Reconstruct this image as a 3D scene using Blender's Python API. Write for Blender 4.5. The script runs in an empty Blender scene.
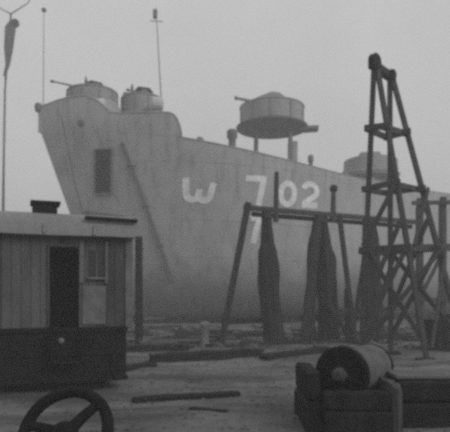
import bpy, math, random
from mathutils import Vector, Matrix, noise
random.seed(7)
SC = bpy.context.scene
COL = SC.collection

# ---------------------------------------------------------------- camera
F, HY, EYE = 540.0, 296.0, 1.5            # focal length and horizon in photo pixels, eye height in metres
cd = bpy.data.cameras.new('camera'); cam = bpy.data.objects.new('camera', cd); COL.objects.link(cam)
cam.location = (0, 0, EYE); cam.rotation_euler = (math.radians(90), 0, 0)
cd.sensor_width = 36; cd.lens = 36 * F / 450; cd.shift_y = (HY - 216) / 450
cd.dof.use_dof = True; cd.dof.focus_distance = 2.8; cd.dof.aperture_fstop = 4.2   # focused a little short
cd.clip_start = 0.1; cd.clip_end = 4000
SC.camera = cam

# ---------------------------------------------------------------- sky (overcast) and weak sun
SUN_AZ, SUN_EL = math.radians(125), math.radians(33)
w = bpy.data.worlds.new('World'); SC.world = w; w.use_nodes = True
nt = w.node_tree; nt.nodes.clear()
out = nt.nodes.new('ShaderNodeOutputWorld'); bg = nt.nodes.new('ShaderNodeBackground')
sky = nt.nodes.new('ShaderNodeTexSky'); sky.sky_type = 'NISHITA'; sky.sun_disc = False
sky.sun_elevation = SUN_EL; sky.sun_rotation = SUN_AZ
sky.air_density = 1.0; sky.dust_density = 4.0; sky.altitude = 0
bw = nt.nodes.new('ShaderNodeRGBToBW')
mx = nt.nodes.new('ShaderNodeMix'); mx.data_type = 'RGBA'
mx.inputs['Factor'].default_value = 0.86                      # cloud sheet over the clear sky
wt = nt.nodes.new('ShaderNodeTexCoord'); wn = nt.nodes.new('ShaderNodeTexNoise'); wn.inputs['Scale'].default_value = 2.6; wn.inputs['Detail'].default_value = 5
wr = nt.nodes.new('ShaderNodeMapRange'); wr.inputs['From Min'].default_value = 0.25; wr.inputs['From Max'].default_value = 0.75
wr.inputs['To Min'].default_value = 6.1; wr.inputs['To Max'].default_value = 7.5
nt.links.new(wt.outputs['Generated'], wn.inputs['Vector']); nt.links.new(wn.outputs['Fac'], wr.inputs[0]); nt.links.new(wr.outputs[0], mx.inputs['B'])
nt.links.new(sky.outputs[0], bw.inputs[0]); nt.links.new(bw.outputs[0], mx.inputs['A'])
nt.links.new(mx.outputs['Result'], bg.inputs[0]); bg.inputs[1].default_value = 0.1
nt.links.new(bg.outputs[0], out.inputs[0])

sl = bpy.data.lights.new('sun', 'SUN'); sl.energy = 1.3; sl.angle = math.radians(25); sl.color = (1, 1, 1)
sun = bpy.data.objects.new('sun', sl); COL.objects.link(sun)
sd = Vector((math.sin(SUN_AZ) * math.cos(SUN_EL), math.cos(SUN_AZ) * math.cos(SUN_EL), math.sin(SUN_EL)))
sun.rotation_euler = sd.to_track_quat('Z', 'Y').to_euler(); sun.location = sd * 60

vs = SC.view_settings
vs.view_transform = 'Standard'; vs.look = 'None'; vs.gamma = 1; vs.exposure = 0; vs.use_curve_mapping = False
SC.render.engine = 'CYCLES'
SC.cycles.use_denoising = False                              # the sampling noise stands for film grain
SC.cycles.filter_width = 6.0                                   # soft old lens
SC.cycles.max_bounces = 6; SC.cycles.volume_bounces = 1

# ---------------------------------------------------------------- materials (a monochrome print: neutral greys)
def mat(name, base, var=0.25, scale=3.0, rough=0.85, bump=0.25, stretch=(1, 1, 1), fine=40.0, spec=0.25, metal=0.0):
    m = bpy.data.materials.new(name); m.use_nodes = True
    t = m.node_tree; n = t.nodes; b = n['Principled BSDF']
    tc = n.new('ShaderNodeTexCoord'); mp = n.new('ShaderNodeMapping'); mp.inputs['Scale'].default_value = stretch
    t.links.new(tc.outputs['Object'], mp.inputs[0])
    n1 = n.new('ShaderNodeTexNoise'); n1.inputs['Scale'].default_value = scale; n1.inputs['Detail'].default_value = 8
    n1.inputs['Roughness'].default_value = 0.62
    n2 = n.new('ShaderNodeTexNoise'); n2.inputs['Scale'].default_value = fine; n2.inputs['Detail'].default_value = 4
    for q in (n1, n2): t.links.new(mp.outputs[0], q.inputs['Vector'])
    r = n.new('ShaderNodeMapRange'); r.inputs['From Min'].default_value = 0.3; r.inputs['From Max'].default_value = 0.7
    r.inputs['To Min'].default_value = base * (1 - var); r.inputs['To Max'].default_value = base * (1 + var)
    t.links.new(n1.outputs['Fac'], r.inputs[0])
    mu = n.new('ShaderNodeMath'); mu.operation = 'MULTIPLY'
    r2 = n.new('ShaderNodeMapRange'); r2.inputs['From Min'].default_value = 0.3; r2.inputs['From Max'].default_value = 0.7
    r2.inputs['To Min'].default_value = 1 - var * .5; r2.inputs['To Max'].default_value = 1 + var * .5
    t.links.new(n2.outputs['Fac'], r2.inputs[0])
    t.links.new(r.outputs[0], mu.inputs[0]); t.links.new(r2.outputs[0], mu.inputs[1])
    t.links.new(mu.outputs[0], b.inputs['Base Color'])
    b.inputs['Roughness'].default_value = rough; b.inputs['Metallic'].default_value = metal
    b.inputs['Specular IOR Level'].default_value = spec
    bp = n.new('ShaderNodeBump'); bp.inputs['Strength'].default_value = bump; bp.inputs['Distance'].default_value = 0.02
    t.links.new(n2.outputs['Fac'], bp.inputs['Height']); t.links.new(bp.outputs[0], b.inputs['Normal'])
    m['out'] = mu.name
    return m

M = {}
M['wood'] = mat('tarred_timber', 0.03, 0.4, 2.5, stretch=(3, 3, 0.6), fine=25)
M['wood_dark'] = mat('wet_dark_timber', 0.018, 0.45, 2.5, spec=0.12, stretch=(3, 3, 0.8), fine=25)
M['wood_pale'] = mat('weathered_plank', 0.115, 0.35, 3, stretch=(0.6, 3, 3), fine=25)
M['board'] = mat('grey_painted_board', 0.10, 0.25, 2.2, stretch=(2, 2, 0.5), fine=22)
M['board_dark'] = mat('stained_board', 0.06, 0.35, 2.2, stretch=(2, 2, 0.5), fine=22)
M['board_pale'] = mat('pale_painted_sheet', 0.135, 0.3, 3, fine=30)
M['roof'] = mat('weathered_roof_felt', 0.24, 0.25, 1.6, fine=30)
M['iron'] = mat('rusty_dark_iron', 0.011, 0.5, 6, rough=0.85, fine=60, spec=0.12)
M['steel_dark'] = mat('dark_steel_plate', 0.011, 0.45, 2.5, rough=0.85, fine=40, spec=0.12)
M['tower'] = mat('tower_timber', 0.06, 0.4, 2.5, stretch=(3, 3, 0.6), fine=25)
M['grey_paint'] = mat('ship_grey_paint', 0.36, 0.12, 1.2, rough=0.7, fine=14, bump=0.15)
M['tub_paint'] = mat('darker_ship_grey', 0.27, 0.18, 1.6, rough=0.7, fine=14, bump=0.15)
M['tub_light'] = mat('painted_tub_light', 0.5, 0.2, 3, rough=0.9)  # pale colour painted in for sunlight on the tub sides
M['deck'] = mat('ship_deck_paint', 0.13, 0.2, 1.5, rough=0.85)
M['gun'] = mat('gun_metal', 0.16, 0.3, 4, rough=0.6)
M['white'] = mat('worn_white_paint', 0.78, 0.22, 2.2, rough=0.75, fine=20)
M['canvas'] = mat('pale_drum_canvas', 0.15, 0.3, 5, fine=50)
M['stone'] = mat('rubble_stone', 0.10, 0.6, 1.2)
M['pale'] = mat('limewashed_iron', 0.17, 0.3, 6)
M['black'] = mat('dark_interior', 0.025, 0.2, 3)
M['rope'] = mat('tarred_rope', 0.06, 0.3, 9)
M['tarp'] = mat('tarred_canvas', 0.028, 0.4, 3, rough=0.9, stretch=(2, 2, 0.6), fine=18, bump=0.5)
M['glass'] = mat('grimy_glass', 0.03, 0.3, 5, rough=0.25, spec=0.5)

def hull_material():
    m = mat('ship_hull_paint', 0.385, 0.13, 0.7, rough=0.7, fine=9, bump=0.12)
    t = m.node_tree; n = t.nodes; b = n['Principled BSDF']; src = n[m['out']]
    tc = n.new('ShaderNodeTexCoord'); sp = n.new('ShaderNodeSeparateXYZ'); t.links.new(tc.outputs['Object'], sp.inputs[0])
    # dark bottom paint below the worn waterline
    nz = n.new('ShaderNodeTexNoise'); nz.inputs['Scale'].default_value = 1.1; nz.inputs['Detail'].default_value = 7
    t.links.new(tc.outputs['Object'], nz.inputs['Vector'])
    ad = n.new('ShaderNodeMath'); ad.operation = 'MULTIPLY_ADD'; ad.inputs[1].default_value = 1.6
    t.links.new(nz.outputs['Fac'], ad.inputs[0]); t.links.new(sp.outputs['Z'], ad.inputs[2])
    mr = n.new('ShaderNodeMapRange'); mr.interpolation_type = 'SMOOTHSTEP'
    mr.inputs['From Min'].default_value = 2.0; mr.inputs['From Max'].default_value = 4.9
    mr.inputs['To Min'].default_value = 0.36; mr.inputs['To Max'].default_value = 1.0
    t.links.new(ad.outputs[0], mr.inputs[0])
    # rust and water streaks running down
    mp = n.new('ShaderNodeMapping'); mp.inputs['Scale'].default_value = (1.7, 1.7, 0.10)
    t.links.new(tc.outputs['Object'], mp.inputs[0])
    ns = n.new('ShaderNodeTexNoise'); ns.inputs['Scale'].default_value = 1.6; ns.inputs['Detail'].default_value = 9
    ns.inputs['Roughness'].default_value = 0.7
    t.links.new(mp.outputs[0], ns.inputs['Vector'])
    rs = n.new('ShaderNodeMapRange'); rs.inputs['From Min'].default_value = 0.5; rs.inputs['From Max'].default_value = 0.72
    rs.inputs['To Min'].default_value = 1.0; rs.inputs['To Max'].default_value = 0.6
    t.links.new(ns.outputs['Fac'], rs.inputs[0])
    a = n.new('ShaderNodeMath'); a.operation = 'MULTIPLY'; c = n.new('ShaderNodeMath'); c.operation = 'MULTIPLY'
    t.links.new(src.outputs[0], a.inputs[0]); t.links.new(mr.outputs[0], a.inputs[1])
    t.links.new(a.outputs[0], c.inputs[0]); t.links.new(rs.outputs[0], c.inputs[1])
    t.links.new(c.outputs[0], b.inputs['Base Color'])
    return m
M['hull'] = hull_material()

def ground_material():
    m = mat('trampled_yard_earth', 0.122, 0.35, 0.55, rough=0.92, fine=7, bump=0.6)
    t = m.node_tree; n = t.nodes; b = n['Principled BSDF']; src = n[m['out']]
    tc = n.new('ShaderNodeTexCoord')
    mp = n.new('ShaderNodeMapping'); mp.inputs['Scale'].default_value = (0.35, 1.3, 1)
    mp.inputs['Rotation'].default_value = (0, 0, math.radians(-6))
    t.links.new(tc.outputs['Object'], mp.inputs[0])
    nz = n.new('ShaderNodeTexNoise'); nz.inputs['Scale'].default_value = 0.9; nz.inputs['Detail'].default_value = 8
    t.links.new(mp.outputs[0], nz.inputs['Vector'])
    r = n.new('ShaderNodeMapRange'); r.inputs['From Min'].default_value = 0.42; r.inputs['From Max'].default_value = 0.62
    r.inputs['To Min'].default_value = 1.2; r.inputs['To Max'].default_value = 0.55
    t.links.new(nz.outputs['Fac'], r.inputs[0])
    a = n.new('ShaderNodeMath'); a.operation = 'MULTIPLY'
    t.links.new(src.outputs[0], a.inputs[0]); t.links.new(r.outputs[0], a.inputs[1])
    t.links.new(a.outputs[0], b.inputs['Base Color'])
    return m
M['ground'] = ground_material()

# ---------------------------------------------------------------- builders
MATS = {}
def thing(name, loc, label, cat, group=None, rotz=0.0):
    o = bpy.data.objects.new(name, None); COL.objects.link(o); o.empty_display_size = 0.3
    o.location = loc; o.rotation_euler = (0, 0, rotz)
    o['label'] = label; o['category'] = cat
    if group: o['group'] = group
    MATS[o] = (Matrix.Translation(Vector(loc)) @ Matrix.Rotation(rotz, 4, 'Z')).inverted()
    return o

class MB:
    def __init__(self): self.v = []; self.f = []
    def add(self, vs_, fs):
        k = len(self.v); self.v += [Vector(p) for p in vs_]; self.f += [tuple(i + k for i in q) for q in fs]; return self
    def box(self, x0, x1, y0, y1, z0, z1, c=0.012):
        c = min(c, .2 * min(x1 - x0, y1 - y0, z1 - z0))
        # chamfered box: 24 vertices
        vs_, idx = [], {}
        for ix, X in enumerate((x0, x1)):
            for iy, Y in enumerate((y0, y1)):
                for iz, Z in enumerate((z0, z1)):
                    sx, sy, sz = (1, -1)[ix], (1, -1)[iy], (1, -1)[iz]
                    for a, p in enumerate(((X, Y + sy * c, Z + sz * c), (X + sx * c, Y, Z + sz * c), (X + sx * c, Y + sy * c, Z))):
                        idx[ix, iy, iz, a] = len(vs_); vs_.append(p)
        g = lambda *k: idx[k]
        fs = []
        for i in (0, 1):
            fs.append((g(i, 0, 0, 0), g(i, 1, 0, 0), g(i, 1, 1, 0), g(i, 0, 1, 0)))
            fs.append((g(0, i, 0, 1), g(1, i, 0, 1), g(1, i, 1, 1), g(0, i, 1, 1)))
            fs.append((g(0, 0, i, 2), g(1, 0, i, 2), g(1, 1, i, 2), g(0, 1, i, 2)))
            for j in (0, 1):
                fs.append((g(i, j, 0, 0), g(i, j, 1, 0), g(i, j, 1, 1), g(i, j, 0, 1)))
                fs.append((g(i, 0, j, 0), g(i, 1, j, 0), g(i, 1, j, 2), g(i, 0, j, 2)))
                fs.append((g(0, i, j, 1), g(1, i, j, 1), g(1, i, j, 2), g(0, i, j, 2)))
                for k in (0, 1): fs.append((g(i, j, k, 0), g(i, j, k, 1), g(i, j, k, 2)))
        return self.add(vs_, fs)
    def beam(self, p0, p1, wd, ht, c=0.012, up=(0, 0, 1)):
        p0, p1 = Vector(p0), Vector(p1); d = (p1 - p0); L = d.length; d.normalize()
        u = Vector(up)
        if abs(d.dot(u)) > .95: u = Vector((0, 1, 0))
        s = d.cross(u).normalized(); u = s.cross(d)
        k = len(self.v); self.box(0, L, -wd / 2, wd / 2, -ht / 2, ht / 2, c)
        for i in range(k, len(self.v)):
            q = self.v[i]; self.v[i] = p0 + d * q.x + s * q.y + u * q.z
        return self
    def tube(self, pts, rad, n=10, caps=True):
        pts = [Vector(p) for p in pts]
        if not isinstance(rad, (list, tuple)): rad = [rad] * len(pts)
        k = len(self.v); N = len(pts)
        prev = None
        for i, p in enumerate(pts):
            d = (pts[min(i + 1, N - 1)] - pts[max(i - 1, 0)]).normalized()
            if prev is None:
                a = Vector((0, 0, 1)) if abs(d.z) < .9 else Vector((1, 0, 0)); s = d.cross(a).normalized()
            else: s = (prev - d * prev.dot(d)).normalized()
            prev = s; u = s.cross(d)
            for j in range(n):
                t = 2 * math.pi * j / n; self.v.append(p + (s * math.cos(t) + u * math.sin(t)) * rad[i])
        for i in range(N - 1):
            for j in range(n):
                self.f.append((k + i * n + j, k + i * n + (j + 1) % n, k + (i + 1) * n + (j + 1) % n, k + (i + 1) * n + j))
        if caps: self.f.append(tuple(range(k, k + n))); self.f.append(tuple(range(k + (N - 1) * n, k + N * n)))
        return self
    def lathe(self, c, prof, n=28, axis=(0, 0, 1)):
        # prof: list of (radius, height along axis)
        a = Vector(axis).normalized(); s = a.cross(Vector((0, 0, 1)) if abs(a.z) < .9 else Vector((1, 0, 0))).normalized(); u = a.cross(s)
        k = len(self.v); c = Vector(c)
        for r, h in prof:
            for j in range(n):
                t = 2 * math.pi * j / n; self.v.append(c + a * h + (s * math.cos(t) + u * math.sin(t)) * max(r, 1e-4))
        for i in range(len(prof) - 1):
            for j in range(n):
                self.f.append((k + i * n + j, k + i * n + (j + 1) % n, k + (i + 1) * n + (j + 1) % n, k + (i + 1) * n + j))
        return self
    def torus(self, c, R, r, axis, n=48, m=12, sq=1.0):
        a = Vector(axis).normalized(); s = a.cross(Vector((0, 0, 1)) if abs(a.z) < .9 else Vector((1, 0, 0))).normalized(); u = a.cross(s); c = Vector(c)
        k = len(self.v)
        for i in range(n):
            t = 2 * math.pi * i / n; d = s * math.cos(t) + u * math.sin(t)
            for j in range(m):
                q = 2 * math.pi * j / m; self.v.append(c + d * (R + r * math.cos(q)) + a * (r * sq * math.sin(q)))
        for i in range(n):
            for j in range(m):
                self.f.append((k + i * m + j, k + ((i + 1) % n) * m + j, k + ((i + 1) % n) * m + (j + 1) % m, k + i * m + (j + 1) % m))
        return self
    def rough(self, amp, sc=2.0):
        for i, p in enumerate(self.v): self.v[i] = p + noise.noise_vector(p * sc) * amp
        return self
    def build(self, name, m, root=None, world=True, smooth=False, parent=None):
        vs_ = self.v
        if root is not None and world: vs_ = [MATS[root] @ p for p in vs_]
        me = bpy.data.meshes.new(name); me.from_pydata([tuple(p) for p in vs_], [], self.f); me.validate()
        import bmesh
        b = bmesh.new(); b.from_mesh(me); bmesh.ops.recalc_face_normals(b, faces=b.faces); b.to_mesh(me); b.free()
        me.materials.append(M[m] if isinstance(m, str) else m)
        if smooth:
            for p in me.polygons: p.use_smooth = True
            me.set_sharp_from_angle(angle=math.radians(38))
        o = bpy.data.objects.new(name, me); COL.objects.link(o)
        if parent is not None: o.parent = parent
        elif root is not None: o.parent = root
        return o

def tag(o, label, cat, group=None):
    o['label'] = label; o['category'] = cat
    if group: o['group'] = group
    return o
def at(px, py, Y): return Vector(((px - 225) / F * Y, Y, EYE + (HY - py) / F * Y))
def gz(x, y):
    "height of the yard"
    d = math.hypot(x, y); k = min(1, max(0, (120 - d) / 60))
    return k * (0.05 * noise.noise((x * .35, y * .35, 0)) + 0.03 * noise.noise((x * 1.3, y * 1.3, 4)))
def gp(px, Y): x = (px - 225) / F * Y; return Vector((x, Y, gz(x, Y)))

# ---------------------------------------------------------------- ground
def axis_vals(lo, hi, step, far):
    a = []; x = lo
    while x <= hi: a.append(x); x += step
    s = step; x = hi
    while x < far: s *= 1.35; x += s; a.append(x)
    s = step; x = lo
    while x > -far: s *= 1.35; x -= s; a.insert(0, x)
    return a
xs = axis_vals(-9, 14, .16, 900); ys = axis_vals(2, 27, .16, 900)
g = MB(); nx = len(xs)
for y in ys:
    for x in xs:
        fine = .018 * noise.noise((x * 3.1, y * 3.1, 9)) if -9 <= x <= 14 and 2 <= y <= 27 else 0
        g.v.append(Vector((x, y, gz(x, y) + fine)))
for j in range(len(ys) - 1):
    for i in range(nx - 1): g.f.append((j * nx + i, j * nx + i + 1, (j + 1) * nx + i + 1, (j + 1) * nx + i))
o = g.build('ground', 'ground', smooth=True); o['kind'] = 'structure'

# ---------------------------------------------------------------- the landing ship
A = math.radians(30); AX = Vector((math.cos(A), math.sin(A), 0)); NN = Vector((math.sin(A), -math.cos(A), 0))
STEM = Vector((-9.83, 28.4, 0)); ZB = 0.32; LEN = 78.0
def s0(z): return .365 * max(0, 10.5 - z) if z < 10 else .365 * .25 * max(0, (11 - z)) ** 2 * 2
def beamz(z): return 6.5 if z > 1.8 else 6.5 - 1.2 * (1 - math.sqrt(max(0, 1 - ((1.8 - z) / 1.5) ** 2)))
def half(s, z):
    q = min(1, max(0, (s - s0(z)) / (14 + (11 - z) * .3)))
    taper = 1.0 if s < LEN - 12 else 1 - .25 * ((s - LEN + 12) / 12) ** 2
    return beamz(z) * (1 - (1 - q) ** 2.79) * taper
def HP(s, z, side=1, off=0.0): return STEM + AX * s + NN * ((half(s, z) + off) * side) + Vector((0, 0, z))
def zdeck(s):
    return 8.1 + 1.4 * max(0, (20 - s) / 14) ** 1.6 if s > 5.9 else 9.5 + .10 * (5.9 - s)
def hnormal(s, z):
    e = .01; a = HP(s + e, z) - HP(s - e, z); b = HP(s, z + e) - HP(s, z - e)
    n = a.cross(b).normalized()
    return n if n.dot(NN) > 0 else -n
def HO(s, z, off): return HP(s, z) + hnormal(s, z) * off

ship = thing('landing_ship', STEM + AX * 8, 'huge grey landing ship with number W 702 on its bluff bow, ashore on blocks', 'ship')
m = MB(); QS = [0, .004, .012, .025, .045, .07, .1, .14, .18, .23, .28, .34, .41, .49, .57, .66, .75, .84, .92, 1.0]
ROWS = 22
for side in (1, -1):
    k = len(m.v); cols = 0
    ss = list(QS) + [1 + (i + 1) / 9 * 1.0 for i in range(9)]
    for j in range(ROWS + 1):
        fz = j / ROWS
        for q in ss:
            # station: q<=1 runs the bow taper, beyond that the parallel body
            zz = ZB; s = 0
            for _ in range(6):
                s = s0(zz) + q * 15.5 if q <= 1 else s0(zz) * (2 - q) + 15.5 + (q - 1) * (LEN - 15.5)
                zz = ZB + (zdeck(s) - ZB) * (fz ** 1.25)
            m.v.append(HP(s, zz, side))
    c = len(ss)
    for j in range(ROWS):
        for i in range(c - 1): m.f.append((k + j * c + i, k + j * c + i + 1, k + (j + 1) * c + i + 1, k + (j + 1) * c + i))
    if side == 1: kA = k
# flat bottom and transom
for i in range(c - 1): m.f.append((kA + i, kA + i + 1, k + i + 1, k + i))
for j in range(ROWS): m.f.append((kA + j * c + c - 1, kA + (j + 1) * c + c - 1, k + (j + 1) * c + c - 1, k + j * c + c - 1))
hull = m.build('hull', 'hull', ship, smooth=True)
hull.data.set_sharp_from_angle(angle=math.radians(60))
# deck
m = MB(); st = [.35 + i * .5 for i in range(32)] + [17 + i * 4 for i in range(16)]
for s in st:
    zd = zdeck(s) - .03
    for f in (-1, -.5, 0, .5, 1): m.v.append(STEM + AX * s + NN * (half(s, zd) - .03) * f + Vector((0, 0, zd + .1 * (1 - f * f))))
for i in range(len(st) - 1):
    for j in range(4): m.f.append((i * 5 + j, i * 5 + j + 1, i * 5 + j + 6, i * 5 + j + 5))
m.build('deck', 'deck', ship, smooth=True)
# forecastle bulwark, closed aft end rounding down to the sheer line
def zbul(s):
    top = 10.68 + (.74 + .28 * min(1, s / 1.0)) * (1 - (lambda q: q * q * (3 - 2 * q))(min(1, max(0, (s - 2.0) / 1.1))))
    if s > 5.2: top -= (top - zdeck(s)) * min(1, ((s - 5.2) / .85)) ** 3.0
    return top
m = MB(); bs = [.003, .03, .1, .2, .35, .55, .8, 1.1, 1.5, 1.9, 2.4, 2.9, 3.4, 3.9, 4.4, 4.9, 5.2, 5.4, 5.6, 5.75, 5.88, 5.97, 6.03]
path = [(s, -1) for s in reversed(bs)] + [(s, 1) for s in bs]
for s, sd_ in path:
    zt = max(zbul(s), zdeck(s) + .02); zl = zdeck(s)
    for jj in range(5):
        z = zl + (zt - zl) * jj / 4; m.v.append(HP(s, z, sd_))
    for jj in range(4, -1, -1):
        z = zl + (zt - zl) * jj / 4; p = HP(s, z, sd_); cpt = STEM + AX * (s + .5); m.v.append(p + (Vector((cpt.x, cpt.y, 0)) - Vector((p.x, p.y, 0))).normalized() * .09)
for i in range(len(path) - 1):
    for j in range(9): m.f.append((i * 10 + j, i * 10 + j + 1, i * 10 + 11 + j, i * 10 + 10 + j))
bul = m.build('bulwark', 'hull', ship, smooth=True)
# rail capping on the bulwark and along the sheer
m = MB(); m.tube([HP(s, max(zbul(s), zdeck(s) + .02), sd_) for s, sd_ in path], .034, 6); m.build('capping', 'grey_paint', ship, parent=bul, smooth=True)
m = MB(); m.tube([HO(6.0 + i * .8, zdeck(6.0 + i * .8) + .01, .0) for i in range(48)], .03, 6); m.build('gunwale', 'grey_paint', ship, smooth=True)
# fairlead knob at the stem head
m = MB(); m.lathe(STEM + AX * .02 + Vector((0, 0, 11.3)), [(0, -.1), (.16, -.1), (.2, .05), (.2, .25), (.12, .34), (0, .36)], 14); m.build('stem_fairlead', 'gun', ship, smooth=True)

def strip(pts, wid, off=.02, thick=.02, name='strip', mt='white', parent=None, step=.12, taper=1.0):
    "a painted or welded band that follows the curved plating; pts in (station, height)"
    P = [Vector((a, b)) for a, b in pts]; R = [P[0]]
    for a, b in zip(P, P[1:]):
        n_ = max(1, int((b - a).length / step))
        for i in range(1, n_ + 1): R.append(a + (b - a) * i / n_)
    mm = MB(); N = len(R)
    for i, p in enumerate(R):
        d = (R[min(i + 1, N - 1)] - R[max(i - 1, 0)]).normalized(); s_ = Vector((-d.y, d.x)) * wid / 2
        for q, of in ((p - s_, off - .015), (p - s_, off + thick), (p + s_, off + thick), (p + s_, off - .015)): mm.v.append(HO(q.x, q.y, of))
    for i in range(N - 1):
        for j in range(4): mm.f.append((i * 4 + j, i * 4 + (j + 1) % 4, i * 4 + 4 + (j + 1) % 4, i * 4 + 4 + j))
    mm.f += [(0, 1, 2, 3), tuple((N - 1) * 4 + j for j in range(4))]
    return mm.build(name, mt, ship, parent=parent, smooth=True)
def arc(cx, cz, rx, rz, a0, a1, n=12): return [(cx + rx * math.cos(math.radians(a0 + (a1 - a0) * i / n)), cz + rz * math.sin(math.radians(a0 + (a1 - a0) * i / n))) for i in range(n + 1)]
# W with rounded feet
LW = .31; LT = dict(off=.006, thick=.006)
strip([(6.40, 7.56), (6.46, 6.95)] + arc(6.79, 6.80, .31, .33, 180, 325) + [(7.06, 6.98)], LW, name='letter', **LT)
strip([(7.06, 6.98)] + arc(7.33, 6.76, .29, .33, 190, 330) + [(7.64, 6.98), (7.70, 7.3)], LW, name='letter', off=.009, thick=.006)
# 7 0 2, and a second figure under the 7
strip([(9.26, 7.60), (10.26, 7.64)], LW, name='digit', **LT); strip([(10.22, 7.78), (10.16, 7.2), (10.02, 6.25)], LW, name='digit', off=.009, thick=.006)
strip(arc(11.62, 6.95, .40, .55, 88, 448, 26), LW, name='digit', **LT)
strip(arc(13.0, 7.2, .44, .38, 165, -35, 14) + [(12.6, 6.5)], LW, name='digit', **LT); strip([(12.5, 6.42), (13.5, 6.45)], LW, name='digit', off=.009, thick=.006)
strip([(9.70, 5.56), (10.14, 5.82), (10.08, 5.3), (9.92, 4.3)], LW, name='digit', **LT)
# bow door edge: a heavy slanting fender strip, with hinge lugs
seam = strip([(3.5, 9.3), (4.4, 7.2), (5.4, 4.7), (6.35, 2.3)], .125, off=.03, thick=.07, name='bow_door_edge', mt='gun')
for z, s in ((8.2, 3.97), (6.2, 4.8), (4.2, 5.6)):
    m = MB(); m.tube([HO(s - .14, z, .06), HO(s + .14, z, .06)], .07, 8); m.build('hinge', 'gun', ship, parent=seam, smooth=True)
strip([(.9, 10.9), (1.7, 7.6), (2.6, 4.6), (3.5, 2.4)], .03, off=.0, thick=.012, name='plate_seam', mt='gun')
# shell seams: faint raised welds
for zz in (3.2, 5.1, 7.95): strip([(4 + i * 1.5, zz + .05 * max(0, 10 - i)) for i in range(20)], .035, off=.0, thick=.006, name='plate_seam', mt='hull', step=.7)
for i in range(9):
    sb = 7.9 + i * 2.6; lo, hi = ((.9, 3.2), (3.3, 5.2), (5.3, 8.0))[i % 3]
    strip([(sb, lo), (sb, hi)], .035, off=.0, thick=.006, name='plate_seam', mt='hull', step=.4)
# hawse opening in the bow: black plate painted as recess shade, with frame
m = MB(); oc = [(2.42, 9.05), (3.12, 9.05), (3.30, 6.85), (2.62, 6.85)]
outer = [HO(a, b, .03) for a, b in oc]; inner = [p - hnormal(2.9, 8) * .02 for p in outer]
m.v += outer + [p - hnormal(2.9, 8) * .06 for p in outer]
for i in range(4): m.f.append((i, (i + 1) % 4, 4 + (i + 1) % 4, 4 + i))
m.f.append((4, 5, 6, 7)); m.f.append((0, 1, 2, 3))
op = m.build('hawse_opening', 'black', ship)
for a, b in zip(oc, oc[1:] + oc[:1]):
    m = MB(); m.beam(HO(a[0], a[1], .05), HO(b[0], b[1], .05), .10, .10); m.build('frame', 'gun', ship, parent=op)
m = MB(); m.tube([HO(2.75, 8.6, .10), HO(2.9, 7.6, .12), HO(2.98, 7.1, .10)], [.07, .09, .05], 8); m.build('anchor_shank', 'iron', ship, parent=op, smooth=True)
strip([(2.35, 6.02), (4.0, 5.64)], .16, off=.02, thick=.22, name='ledge', mt='gun')
# side scuttle and small fittings
for s, z in ((1.75, 10.35),):
    m = MB(); n_ = hnormal(s, z); m.lathe(HP(s, z), [(0, .05), (.14, .05), (.18, .03), (.18, -.1)], 14, n_); m.build('scuttle', 'gun', ship, smooth=True)

def gun_tub(s, t, r, z0, z1, mt='tub_paint', guns=1, yaw=0.0, barrel=2.0, shield=True):
    c = STEM + AX * s + NN * t
    m = MB(); h = z1 - z0
    m.lathe(c + Vector((0, 0, z0)), [(0, 0), (r * .92, 0), (r, .08), (r, h), (r - .06, h), (r - .06, .15), (0, .15)], 30)
    tb = m.build('gun_tub', mt, ship, smooth=True)
    m = MB(); m.torus(c + Vector((0, 0, z1)), r, .05, (0, 0, 1), 30, 6); m.build('rim', mt, ship, parent=tb, smooth=True)
    for i in range(10):
        a = 2 * math.pi * i / 10 + .2
        d = Vector((math.cos(a), math.sin(a), 0)); m = MB(); m.beam(c + d * (r + .03) + Vector((0, 0, z0 + .1)), c + d * (r + .03) + Vector((0, 0, z1 - .05)), .05, .07); m.build('stiffener', mt, ship, parent=tb)
    d = Vector((math.cos(yaw), math.sin(yaw), 0)); sd_ = Vector((-d.y, d.x, 0))
    m = MB(); m.lathe(c + Vector((0, 0, z0 + .1)), [(.4, 0), (.32, h * .5), (.24, h * .9), (0, h * .95)], 12); m.build('gun_pedestal', 'gun', ship, parent=tb, smooth=True)
    p = c + Vector((0, 0, z1 + .32))
    for q in range(guns):
        o_ = sd_ * (.14 * (2 * q - guns + 1))
        m = MB(); m.tube([p + o_ - d * .4, p + o_ + d * .5, p + o_ + d * .52, p + o_ + d * barrel + Vector((0, 0, .42)), p + o_ + d * (barrel + .01) + Vector((0, 0, .42)), p + o_ + d * (barrel + .18) + Vector((0, 0, .46))], [.11, .1, .055, .045, .08, .08], 8)
        m.build('gun_barrel', 'gun', ship, parent=tb, smooth=True)
    if shield:
        m = MB(); m.tube([p - d * .75 + Vector((0, 0, -.12)), p - d * .5, p + d * .1 + Vector((0, 0, .12)), p + d * .6 + Vector((0, 0, .02))], [.12, .26, .3, .16], 9); m.rough(.06, 2.5); m.build('gun_breech', 'iron', ship, parent=tb, smooth=True)
        m = MB()
        for e in (-1, 1):
            m.beam(p + d * .35 + sd_ * (.28 * e) + Vector((0, 0, -.35)), p + d * .1 + sd_ * (.75 * e) + Vector((0, 0, .28)), .05, .55)
        m.build('gun_shield', 'gun', ship, parent=tb)
    return tb
gun_tub(2.95, -.2, 1.36, 10.9, 12.75, yaw=math.radians(176), barrel=2.2)
gun_tub(5.65, .3, 1.12, 10.8, 12.75, yaw=math.radians(150), barrel=.9)
for s_, t_, ra, rb, za, zb in ((3.05, -.2, 2.0, 1.26, 10.9, 12.25), (5.75, .3, 1.5, 1.15, 10.3, 11.7)):
    m = MB(); m.lathe(STEM + AX * s_ + NN * t_, [(ra * .5, 9.7), (ra, za), (rb, zb)], 28); m.build('tub_support', 'tub_paint', ship, smooth=True)
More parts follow.
